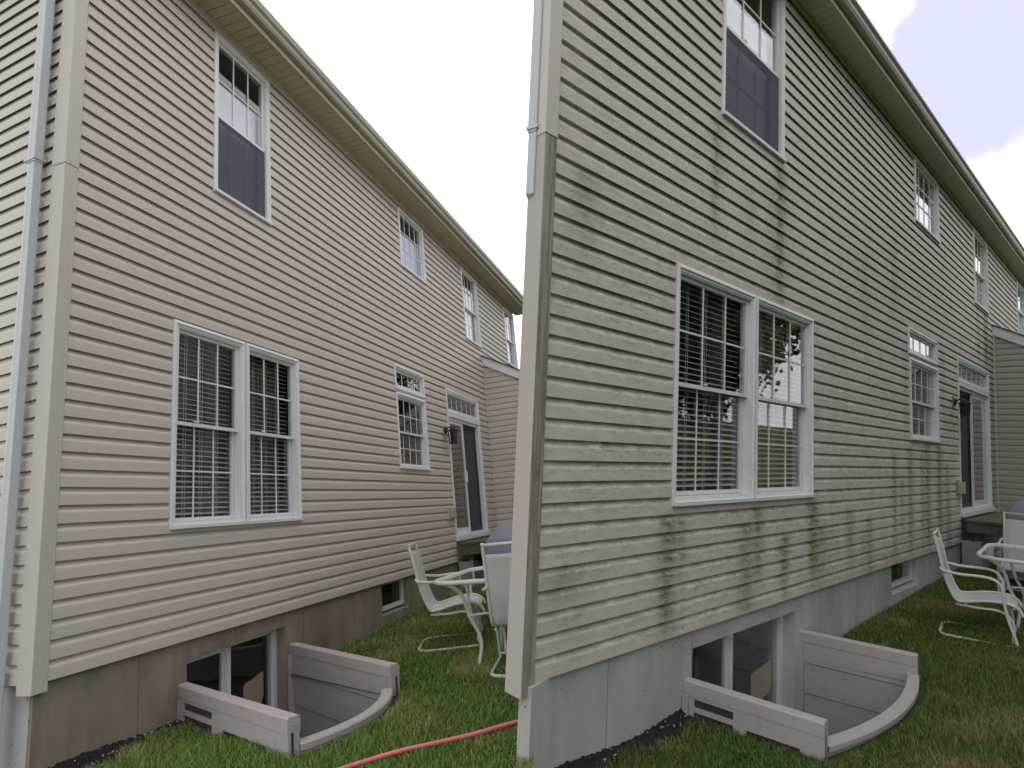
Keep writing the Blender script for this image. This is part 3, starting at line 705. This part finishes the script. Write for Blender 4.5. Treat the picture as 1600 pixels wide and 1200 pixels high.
def grass(name, F, I, g, xr, yr, dens, W_, mat, side, label):
    """individual blades, thick where the camera stands close"""
    n = int((xr[1] - xr[0]) * (yr[1] - yr[0]) * dens)
    x = rng.uniform(*xr, n); y = rng.uniform(*yr, n)
    P = np.array(F)[:3]; Cm = np.array(CR); ic = np.array(CAM)
    gz = -.555 + .17 * np.clip((x - (2.6 if side < 0 else 3.8)) / (5 if side < 0 else 5.2), 0, 1) + .05 * np.clip((-y - .45) / .7, 0, 1)
    w = P[:, :3] @ np.stack([x, y, gz]) + P[:, 3:4]
    c = Cm.T @ (w - ic[:, None]); px = 800 + 935 * c[0] / -c[2]; py = 600 - 935 * c[1] / -c[2]; d = -c[2]
    keep = (d > .8) & (px > -500) & (px < 2100) & (py < 1600)
    keep &= (w[0] < .06) if side < 0 else (w[0] > .10)
    keep &= rng.uniform(0, 1, n) < np.clip((4.2 / d) ** 1.5, 0, 1)
    patch = np.sin(x * 2.1 + 1.3 * np.sin(y * 1.7)) * np.sin(y * 2.9 + x)
    # bare strip along the wall
    keep &= ~((y > -.10 - .05 * np.sin(x * 7) - .03 * np.sin(x * 23)) & (x < W_[0][0] + .05))
    keep &= y < -.015
    poly = W_
    ins = np.zeros(n, bool)
    for i in range(len(poly)):
        (x1, y1), (x2, y2) = poly[i], poly[(i + 1) % len(poly)]
        cond = (y1 > y) != (y2 > y); xi = (x2 - x1) * (y - y1) / (y2 - y1 + 1e-12) + x1; ins ^= cond & (x < xi)
    keep &= ~ins
    w = w[:, keep]; d = d[keep]; m = w.shape[1]
    h = rng.uniform(.022, .052, m) * (1 + .25 * patch[keep]); th = rng.uniform(0, 2 * np.pi, m); wd = rng.uniform(.0012, .0024, m) * np.clip(d / 3.2, 1, 2.4)
    lean = rng.uniform(.15, 1.0, m) * h; la = rng.uniform(0, 2 * np.pi, m)
    X, Y, Z = w; Z = Z - .004
    ax, ay = np.cos(th) * wd, np.sin(th) * wd; lx, ly = np.cos(la) * lean, np.sin(la) * lean
    V = np.empty((m, 5, 3), np.float32)
    V[:, 0] = np.stack([X - ax, Y - ay, Z], 1); V[:, 1] = np.stack([X + ax, Y + ay, Z], 1)
    V[:, 2] = np.stack([X + ax * .8 + lx * .35, Y + ay * .8 + ly * .35, Z + h * .6], 1); V[:, 3] = np.stack([X - ax * .8 + lx * .35, Y - ay * .8 + ly * .35, Z + h * .6], 1)
    V[:, 4] = np.stack([X + lx, Y + ly, Z + h], 1)
    me = bpy.data.meshes.new(name); me.vertices.add(m * 5); me.vertices.foreach_set('co', V.ravel())
    me.loops.add(m * 7); me.polygons.add(m * 2)
    b = (np.arange(m) * 5)[:, None]; li = np.concatenate([b + [0, 1, 2, 3], b + [3, 2, 4]], 1).astype(np.int32)
    me.loops.foreach_set('vertex_index', li.ravel())
    ls = np.stack([np.arange(m) * 7, np.arange(m) * 7 + 4], 1).astype(np.int32); me.polygons.foreach_set('loop_start', ls.ravel())
    me.update(calc_edges=True)
    at_ = me.attributes.new('shade', 'FLOAT', 'POINT'); at_.data.foreach_set('value', np.repeat(rng.uniform(0, 1, m), 5).astype(np.float32))
    me.materials.append(mat); o = bpy.data.objects.new(name, me); COL.objects.link(o); tag(o, label, 'grass', kind='stuff'); return o
grass('grass', FA, IA, gA, (-1.5, 10), (-4.6, 0), 9500, WA, GRASS_A, -1, 'short green mown grass with dry patches in front of the clean left house')
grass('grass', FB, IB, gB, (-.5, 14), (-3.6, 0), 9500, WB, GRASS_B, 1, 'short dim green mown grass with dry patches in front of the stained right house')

# dark bare soil strip with scraps along each foundation
def soil(F, g, x0, x1, seed, label):
    rr = random.Random(seed); b = MB(); n = 60
    for k in range(n):
        xa = x0 + (x1 - x0) * k / n; xb = x0 + (x1 - x0) * (k + 1) / n
        def row(x): 
            w = .10 + .05 * math.sin(x * 7) + .03 * math.sin(x * 23); z = g(x, 0); rr = random.Random(int(x * 5000))
            return [(x, .003, z + .045 + .025 * math.sin(x * 4.1 + 1) + rr.uniform(-.008, .008)), (x, -w * .5, z + .022), (x, -w - .06, z + .0)]
        A_, B_ = row(xa), row(xb)
        for i in range(2): b.quad(A_[i], B_[i], B_[i + 1], A_[i + 1])
    o = b.build('soil', SOIL, None, F); tag(o, kind='structure')
    c = MB()
    for k in range(70):
        x = rr.uniform(x0 + .1, x1 - .02); y = -rr.uniform(.01, .14); z = g(x, 0) + rr.uniform(.02, .06); s_ = rr.uniform(.003, .012)
        q = [Vector((rr.uniform(-1, 1), rr.uniform(-1, 1), rr.uniform(-1, 1))) * s_ + Vector((x, y, z)) for _ in range(4)]; c.quad(*q)
    o = c.build('mulch_scraps', CHIP, None, F); tag(o, label, 'scraps', kind='stuff')
soil(FA, gA, .0, 1.06, 3, 'pale scraps in the dark soil against the tan foundation')
soil(FB, gB, .0, 1.56, 4, 'pale scraps in the dark soil against the bluish grey foundation')

# ------------------------------------------------------------ window wells
def well(F, a, b, c, d, zt, drop, label, bow, thick=.07, grow=(0, 0, 0)):
    """a,b = left/right ends at the wall, c,d = right/left outer ends (x,y plan); zt top of the side panels; front is `drop` lower and bowed"""
    Wl = empty('window_well', at(F, a[0], a[1], -.5), label, 'window well')
    ox, oz = a[0], -.5
    def T(x, y, z): return (x - ox, y - a[1], z - oz)
    zb = -1.3; ca, cb, cc, cd = [Vector(q) for q in (a, b, c, d)]
    def panel(p, q, inner, name, dirty):
        """side panel from wall point p to outer point q, thickness towards -inner side"""
        u = (q - p).normalized(); nrm = Vector((-u.y, u.x)) * (1 if inner else -1); Lp = (q - p).length
        m = MB(); t = thick
        def at2(s_, o_, z): v = p + u * s_ + nrm * o_; return T(v.x, v.y, z)
        # inner skin with shallow stepped courses
        zs = [zt - .03, zt - .26, zt - .27, zt - .52, zt - .53, zt - .8, zb]; off = [0, .0, .012, .012, .024, .024, .024]
        for k in range(len(zs) - 1): m.quad(at2(0, off[k], zs[k]), at2(Lp, off[k], zs[k]), at2(Lp, off[k + 1], zs[k + 1]), at2(0, off[k + 1], zs[k + 1]))
        # rolled cap
        capc = [(-.006, zt - .085), (-.006, zt - .008), (.004, zt), (t - .006, zt), (t + .004, zt - .01), (t + .004, zt - .085), (t - .02, zt - .085), (t-.02, zt - .05), (.012, zt - .05), (.012, zt - .085)]
        n = len(capc)
        for (o1, z1), (o2, z2) in zip(capc, capc[1:] + capc[:1]): m.quad(at2(-.02, o1, z1), at2(Lp, o1, z1), at2(Lp, o2, z2), at2(-.02, o2, z2))
        i = len(m.v); m.v += [at2(Lp, o1, z1) for o1, z1 in capc]; m.f.append(tuple(range(i, i + n)))
        i = len(m.v); m.v += [at2(-.02, o1, z1) for o1, z1 in capc]; m.f.append(tuple(range(i, i + n)))
        o = m.build('side_panel', WELL, Wl, None)
        # outer face with ribs and pockets
        m = MB(); s0 = [0, .07, .42, .52, .60, Lp - .12, Lp]
        zc = zt - .084; bands = [(zc, zc - .03), (zc - .03, zc - .075), (zc - .075, zc - .105), (zc - .105, zc - .15), (zc - .15, zc - .30)]
        def bx(sa, sb, z1, z0, o1, mm=None): 
            (mm or m).hull8([at2(sa, o1 - .016, z0), at2(sb, o1 - .016, z0), at2(sb, o1, z0), at2(sa, o1, z0), at2(sa, o1 - .016, z1), at2(sb, o1 - .016, z1), at2(sb, o1, z1), at2(sa, o1, z1)])
        q1 = Lp * .06; q2 = Lp * .37; q3 = Lp * .47; q4 = Lp * .84
        bx(0, q1, zc, zc - .36, t); bx(q1, q2, zc, zc - .025, t); bx(q1, q2, zc - .078, zc - .108, t)
        bx(q2, Lp, zc, zc - .108, t); bx(q2, q3, zc - .108, zc - .36, t); bx(q4, Lp - .02, zc - .108, zc - .30, t); bx(q1, q2, zc - .165, zc - .20, t)
        bx(Lp - .025, Lp - .001, zt - .0505, zb + .4, t - .002); m.hull8([at2(Lp - .025, .001, zb + .4), at2(Lp - .001, .001, zb + .4), at2(Lp - .001, t - .019, zb + .4), at2(Lp - .025, t - .019, zb + .4), at2(Lp - .025, .001, zt - .052), at2(Lp - .001, .001, zt - .052), at2(Lp - .001, t - .019, zt - .052), at2(Lp - .025, t - .019, zt - .052)]); m.build('rib', WELL, Wl)
        m = MB(); bx(0, Lp, zc, zb + .4, t - .018, m); m.build('web', WELL_DARK, Wl)
        # wall flange
        m = MB(); m.hull8([at2(-.02, -.03, zb), at2(.02, -.03, zb), at2(.02, t + .03, zb), at2(-.02, t + .03, zb), at2(-.02, -.03, zt - .09), at2(.02, -.03, zt - .09), at2(.02, t + .03, zt - .09), at2(-.02, t + .03, zt - .09)]); m.build('flange', WELL, Wl)
    panel(ca, cd, False, 'l', 1); panel(cb, cc, True, 'r', 0)
    # bowed front
    m = MB(); n = 24; zf = zt - drop; mid = (cc + cd) / 2; dirv = (cc - cd); nn = Vector((dirv.y, -dirv.x)).normalized()
    if nn.y > 0: nn = -nn
    pts = []
    for k in range(n + 1):
        t = k / n; p = cd + dirv * t + nn * bow * 4 * t * (1 - t); pts.append(p)
    prof = [(-.075, zf - .0), (-.07, zf + .006), (.0, zf + .006), (.008, zf - .004), (.008, zf - .036), (-.004, zf - .036), (-.004, zb), (-.025, zb), (-.025, zf - .04), (-.075, zf - .03)]
    for k in range(n):
        for (o1, z1), (o2, z2) in zip(prof, prof[1:] + prof[:1]):
            def q(i, o_): 
                d_ = (pts[min(i + 1, n)] - pts[max(i - 1, 0)]).normalized(); nv = Vector((d_.y, -d_.x)); 
                if nv.y > 0: nv = -nv
                return pts[i] + nv * o_
            A1, A2, B1, B2 = q(k, o1), q(k, o2), q(k + 1, o1), q(k + 1, o2)
            m.quad(T(A1.x, A1.y, z1), T(B1.x, B1.y, z1), T(B2.x, B2.y, z2), T(A2.x, A2.y, z2))
    m.build('front_panel', WELL, Wl)
    # gravel floor
    m = MB(); m.prism([(v.x - ox, v.y - a[1]) for v in (ca, cb, cc, cd)], zb - oz, zb - oz + .05, 'z'); m.build('well_floor', SOIL, Wl)
    # joint clip at the near corner
    m = MB(); u = (cd - ca).normalized(); nr = Vector((u.y, -u.x)); nr = nr if nr.x < 0 else -nr
    p = cd - u * .09 + nr * (thick + .002); 
    m.prism([(-.022, -.16), (.022, -.16), (.022, -.03), (.012, -.008), (-.012, -.008), (-.022, -.03)], -.006, .012, 'y')
    A2 = math.atan2(u.y, u.x); Mx = Matrix.Translation(T(p.x, p.y, zt - .17)) @ Matrix.Rotation(A2, 4, 'Z'); m.v = [tuple(Mx @ Vector(v)) for v in m.v]
    m.build('clip', WELL, Wl)
    return Wl
well(FA, *WELL_A[:4], -.298, .155, 'grey mauve plastic window well against the tan foundation of the clean house', .16)
well(FB, *WELL_B[:4], -.315, .15, 'grey mauve plastic window well against the bluish grey foundation of the stained house', .13)

# ------------------------------------------------------------ patio furniture
def chair_parts(root):
    """sling chair facing +y, width along x, sled base; origin on the ground at the rear middle of the base"""
    w = .27; r = .013
    def rail(x): return smooth_path([(x, -.05, .97), (x, -.01, .80), (x, .03, .60), (x, .075, .46), (x, .115, .375), (x, .17, .355), (x, .36, .395), (x, .52, .40), (x, .60, .36), (x, .63, .30)], 5)
    for s_ in (-1, 1):
        m = MB(); m.tube(rail(s_ * w), .014, 8, flat=1.0); m.tube([(s_ * w, -.05, .97), (s_ * w, -.055, .99)], .017, 8); m.build('frame_rail', CHAIRM, root, smooth=True)
        m = MB(); a = s_ * (w + .035)
        m.tube(smooth_path([(s_ * w, .0, .655), (a, .03, .635), (a, .16, .62), (a, .34, .625), (a, .44, .60), (a, .485, .52), (a, .49, .42), (a, .52, .25), (a, .575, .06), (a, .565, .016)], 5), .014, 8); m.build('armrest', CHAIRM, root, smooth=True)
        m = MB(); m.tube(smooth_path([(a, .565, .016), (a, .4, .013), (a, .12, .013), (a - s_ * .03, .02, .013), (a - s_ * .10, -.02, .013)], 5), .0135, 8); m.build('base_rail', CHAIRM, root, smooth=True)
        m = MB(); b_ = s_ * (w - .02)
        m.tube(smooth_path([(b_, .12, .32), (b_, .3, .315), (b_, .44, .32), (b_, .53, .27), (b_, .56, .17), (b_, .545, .05)], 5), .012, 8); m.tube([(b_, .545, .05), (a, .57, .05)], .011, 6); m.build('spring_support', CHAIRM, root, smooth=True)
    m = MB(); m.tube([(-w, -.052, .975), (w, -.052, .975)], .013, 8); m.build('top_rail', CHAIRM, root, smooth=True)
    m = MB(); m.tube([(-w - .035 + .10, -.02, .013), (w + .035 - .10, -.02, .013)], .0135, 8); m.build('base_cross_rail', CHAIRM, root, smooth=True)
    m = MB(); m.tube([(-w, .20, .335), (w, .20, .335)], .010, 8); m.tube([(-w, .56, .36), (w, .56, .36)], .010, 8); m.build('seat_brace', CHAIRM, root, smooth=True)
    m = MB(); pr = rail(0)[2:-3]
    rows = 8
    for i, p in enumerate(pr):
        t = pr[min(i + 1, len(pr) - 1)] - pr[max(i - 1, 0)]; nrm = Vector((0, -t.z, t.y)).normalized()
        for k in range(rows + 1):
            x = -w + 2 * w * k / rows; v = Vector((x, p.y, p.z)) + nrm * (-.018 * (1 - (x / w) ** 2)); m.v.append(tuple(v))
    for i in range(len(pr) - 1):
        for k in range(rows): a_ = i * (rows + 1) + k; m.f.append((a_, a_ + 1, a_ + rows + 2, a_ + rows + 1))
    o = m.build('sling', SLING, root, smooth=True); so = o.modifiers.new('thickness', 'SOLIDIFY'); so.thickness = .004
def copy_thing(src, M, label):
    c = src.copy(); COL.objects.link(c); c.matrix_world = M; c['label'] = label
    for ch in src.children:
        k = ch.copy(); COL.objects.link(k); k.parent = c
        for g_ in ch.children:
            q = g_.copy(); COL.objects.link(q); q.parent = k
    return c
GRP = 'white sling patio chairs'
def gz(g, x, y): return g(x, y)
ch0 = empty('patio_chair', at(FA, 2.86, -1.08, gA(2.72, -1.3) + .01, math.pi + R(19)), 'white sling patio chair seen side-on between the clean wall and its glass table', 'chair', GRP)
chair_parts(ch0)
bpy.context.view_layer.update()
copy_thing(ch0, at(FA, 1.80, -2.46, gA(1.8, -2.5) + .01, R(-80)), 'white sling patio chair nearest the camera with its back turned, by the left lawn')
copy_thing(ch0, at(FB, 5.36, -.62, gB(5.4, -.6) + .01, math.pi + R(9)), 'white sling patio chair seen side-on between the stained wall and its glass table')
copy_thing(ch0, at(FB, 7.8, -1.04, gB(7.9, -1.2), R(95)), 'white sling patio chair at the far right edge beyond the other glass table')

def table_parts(root, Lx, Ly):
    """rounded rectangular glass table top on curved legs, origin on the ground at its middle"""
    zt = .70; rc = .22
    def outline(o_):
        pts = []
        for cx, cy, a0 in ((1, 1, 0), (-1, 1, 90), (-1, -1, 180), (1, -1, 270)):
            for k in range(9):
                a = R(a0 + k * 11.25); pts.append((cx * (Lx / 2 - rc) + (rc + o_) * math.cos(a), cy * (Ly / 2 - rc) + (rc + o_) * math.sin(a)))
        return pts
    m = MB(); m.tube([(x, y, zt) for x, y in outline(0)], .02, 8, closed=True); m.build('rim', CHAIRM, root, smooth=True)
    MB().prism(outline(-.015), zt - .003, zt + .003, 'z').build('glass_top', GLASS_T, root)
    for sx in (-1, 1):
        for sy in (-1, 1):
            m = MB(); m.tube(smooth_path([(sx * (Lx / 2 - .14), sy * (Ly / 2 - .10), zt - .02), (sx * (Lx / 2 - .22), sy * (Ly / 2 - .2), zt - .12), (sx * (Lx / 2 - .27), sy * (Ly / 2 - .25), zt - .32), (sx * (Lx / 2 - .30), sy * (Ly / 2 - .32), .2), (sx * (Lx / 2 - .26), sy * (Ly / 2 - .30), .0)], 5), .016, 8); m.build('leg', CHAIRM, root, smooth=True)
    m = MB(); m.tube([(-Lx / 2 + .25, -Ly / 2 + .23, .38), (Lx / 2 - .25, Ly / 2 - .23, .38)], .010, 6); m.tube([(-Lx / 2 + .25, Ly / 2 - .23, .40), (Lx / 2 - .25, -Ly / 2 + .23, .40)], .010, 6); m.build('cross_brace', CHAIRM, root, smooth=True)
GT = 'glass patio tables'
TA = empty('patio_table', at(FA, 2.44, -2.38, gA(2.4, -2.4), R(0)), 'oblong glass topped patio table beside the clean house', 'table', GT); table_parts(TA, 1.12, 1.5)
TB = empty('patio_table', at(FB, 6.35, -1.5, gB(6.1, -1.5), R(5)), 'oblong glass topped patio table beside the stained house', 'table', GT); table_parts(TB, 1.45, 1.4)

# covered grills
def grill(F, x, y, g, rz, label, w=.62, h=1.12):
    root = empty('covered_grill', at(F, x, y, g(x, y), rz), label, 'grill', 'covered grills')
    m = MB(); n = 26; rings = [(0.06, 1.04), (.35, 1.0), (.72, .98), (.86, .93), (h - .16, .86), (h - .05, .66), (h, .34)]
    rows = []
    for (z, s_) in rings:
        row = []
        for k in range(n):
            a = 2 * math.pi * k / n; e = .32
            cx, cy = math.copysign(abs(math.cos(a)) ** e, math.cos(a)), math.copysign(abs(math.sin(a)) ** e, math.sin(a))
            fl_ = 1 + .025 * math.sin(k * 2.7 + z * 5) * (1 if z < .8 else .3)
            row.append(len(m.v)); m.v.append((cx * w * s_ * fl_ * (1 if z < h - .1 else .9), cy * .30 * s_ * fl_, z))
        rows.append(row)
    for A_, B_ in zip(rows[:-1], rows[1:]):
        for k in range(n): m.f.append((A_[k], A_[(k + 1) % n], B_[(k + 1) % n], B_[k]))
    m.f.append(tuple(rows[-1])); m.build('cover', COVER, root, smooth=True)
    for sx in (-1, 1):
        for sy in (-1, 1):
            q = MB(); q.tube([(sx * w * .82, sy * .22, 0), (sx * w * .82, sy * .22, .2)], .02, 8); q.build('leg', LAMPM, root)
grill(FA, 4.38, -1.70, gA, 0, 'grill under a purple grey cover behind the chair at the clean house', .60, 1.04)
grill(FB, 8.76, -.95, gB, 0, 'grill under a purple grey cover at the right edge by the stained house', .42)

# deck landing under each sliding door, with blocks below
def deck(F, S, g, label, dep=.95):
    x0, x1 = S['door'][0] - .02, S['door'][1] + .25; zt = S['dbot'] - .10; gr = g(x0, 0)
    root = empty('deck_landing', at(F, x0, -.09, gr), label, 'deck'); Z = zt - gr; Lx = x1 - x0
    m = MB(); k = 0; y = 0.
    while y < dep: m.box(-.03, Lx + .03, -y - .135, -y, Z - .035, Z); y += .142
    m.build('deck_boards', WOOD, root)
    m = MB(); m.box(.0, Lx, -dep - .02, -dep + .02, Z - .19, Z - .037); m.box(0, .04, -dep + .021, -.01, Z - .19, Z - .037); m.box(Lx - .04, Lx, -dep + .021, -.01, Z - .19, Z - .037); m.build('rim_joist', WOOD, root)
    for px_ in (.18, Lx - .05):
        for py_ in (-dep + .07, -.12): MB().box(px_ - .045, px_ + .045, py_ - .045, py_ + .045, -.1, Z - .19).build('post', WOOD, root)
    # stair stringer towards the yard
    m = MB()
    for k in range(2): m.box(.9, Lx - .1, -dep - .30 - .28 * k, -dep - .04 - .28 * k, Z - .22 - .18 * k, Z - .185 - .18 * k)
    m.build('stair_tread', WOOD, root)
for F, S, g, la, lb, lc in ((FA, SA, gA, 'weathered wooden landing under the sliding door of the clean house', 'grey concrete block under the landing of the clean house', 'yellow brown stone under the landing of the clean house'),
                        (FB, SB, gB, 'weathered wooden landing under the open sliding door of the stained house', 'grey concrete block under the landing of the stained house', 'yellow brown stone under the landing of the stained house')):
    deck(F, S, g, la)
    x0 = S['door'][0]; k = 1 if S is SA else 1.4; z = g(x0, 0)
    m = MB().prism([(0, 0), (.46 * k, .02), (.44 * k, .30), (.30 * k, .42), (0, .44)], 0, -.25, 'y'); o = m.build('concrete_block', STONE, None, at(F, x0 + .02, -.02, z - .02), bevel=.01); tag(o, lb, 'block')
    m = MB().prism([(0, 0), (.34 * k, 0), (.40 * k, .14), (.30 * k, .27), (.10 * k, .30), (-.03, .12)], 0, -.28, 'y'); o = m.build('stone', STONE_Y, None, at(F, x0 + .50 * k, -.22, z - .03), bevel=.03); tag(o, lc, 'stone')

# potted plant on the inner sill of the small kitchen window
pr_ = empty('potted_plant', at(FA, 5.0, .155, 1.545), 'leafy plant in a terracotta pot behind the small lower window of the clean house', 'plant')
m = MB().tube([(0, 0, 0), (0, 0, .10), (0, 0, .101), (0, 0, .13)], [.045, .062, .07, .072], 14); m.build('pot', POT, pr_)
m = MB(); rr = random.Random(5)
for k in range(70):
    a = rr.uniform(0, 6.28); e = rr.uniform(.2, 1.3); L_ = rr.uniform(.06, .2); c = Vector((math.cos(a) * math.cos(e), .45 * math.sin(a) * math.cos(e), math.sin(e))) * L_ + Vector((0, 0, .13)); u = Vector((rr.uniform(-1, 1), rr.uniform(-1, 1), rr.uniform(-1, 1))).normalized() * .03; v = u.cross(Vector((rr.uniform(-1, 1), rr.uniform(-1, 1), 1))).normalized() * .013
    m.quad(c - u, c + v, c + u, c - v)
m.build('leaves', LEAFM, pr_)

# hose on the left lawn
hp = [(.28, -2.05), (.50, -2.20), (.60, -2.33), (.70, -2.46), (.80, -2.60), (.92, -2.78), (1.05, -2.98), (1.1, -3.2)]
hp = [(-.35, -1.35), (-.1, -1.68), (.034, -1.85), (.19, -1.985), (.335, -2.144), (.469, -2.295), (.593, -2.46), (.722, -2.615), (.846, -2.74), (1.0, -2.92), (1.15, -3.1)]
m = MB().tube(smooth_path([(x, y, gA(x, y) + .03 + .004 * math.sin(i * 2.)) for i, (x, y) in enumerate(hp)], 8), .0125, 10)
o = m.build('garden_hose', HOSE, None, FA, smooth=True); tag(o, 'red rubber hose lying across the lawn at the bottom of the left half', 'hose')

# ------------------------------------------------------------ trees of the yard (they show in the window glass)
def tree_mesh(seed, h, rad):
    rr = np.random.default_rng(seed)
    n = 9000; K = 46
    cc = rr.normal(0, 1, (K, 3)); cc /= np.linalg.norm(cc, axis=1)[:, None]; cc *= rr.uniform(.35, 1, (K, 1)); cc *= [rad, rad, h * .36]; cc[:, 2] += h * .62
    c = cc[rr.integers(0, K, n)] + rr.normal(0, .30 * rad * .55, (n, 3))
    s_ = rr.uniform(.06, .14, n); a = rr.normal(0, 1, (n, 3)); a /= np.linalg.norm(a, axis=1)[:, None]; b = np.cross(a, rr.normal(0, 1, (n, 3))); b /= np.linalg.norm(b, axis=1)[:, None]
    V = np.stack([c - a * s_[:, None], c + b * s_[:, None] * .6, c + a * s_[:, None], c - b * s_[:, None] * .6], 1).reshape(-1, 3)
    me = bpy.data.meshes.new('crown'); me.from_pydata(V.tolist(), [], (np.arange(n * 4).reshape(-1, 4)).tolist()); me.materials.append(LEAF)
    t = MB(); t.tube([(0, 0, -.3), (.05, 0, h * .25), (.0, .08, h * .6)], [.22, .16, .08], 10)
    for k in range(7):
        e = Vector(cc[k]); st = Vector((0, .03, h * (.25 + .05 * k))); t.tube([st, (st + e) / 2 + Vector((0, 0, .2)), e], [.09, .06, .02], 6)
    return me, t
TM = [tree_mesh(1, 8.5, 2.3), tree_mesh(2, 7.2, 2.0)]
spots = [(8.0, -3.5, 0), (11.5, -7.5, 1), (4.2, -8.5, 0), (14.5, -2.0, 1), (9.2, -11.5, 0), (13.5, 2.5, 0), (6.8, 15.5, 0), (4.6, 12.6, 1), (10.5, 18.5, 1), (16.5, -7, 0), (-1.0, -11, 1), (11.0, 5.0, 0), (9.0, 3.0, 1), (15.5, 8.0, 0), (7.6, 1.0, 1), (11.5, -.5, 0), (8.2, 4.4, 1)]
base = {}
for i, (x, y, k) in enumerate(spots):
    r = bpy.data.objects.new('tree', None); COL.objects.link(r); r.matrix_world = Matrix.Translation((x, y, ground(x, y))) @ Matrix.Rotation(i * 1.3, 4, 'Z') @ Matrix.Scale(1 + .08 * math.sin(i * 2.), 4)
    tag(r, 'leafy green tree of the yard mirrored in the window glass', 'tree', 'trees of the yard')
    if k not in base:
        tr_ = TM[k][1].build('trunk', BARK, r, smooth=True); base[k] = tr_.data
    else:
        q = bpy.data.objects.new('trunk', base[k]); COL.objects.link(q); q.parent = r
    c = bpy.data.objects.new('crown', TM[k][0]); COL.objects.link(c); c.parent = r
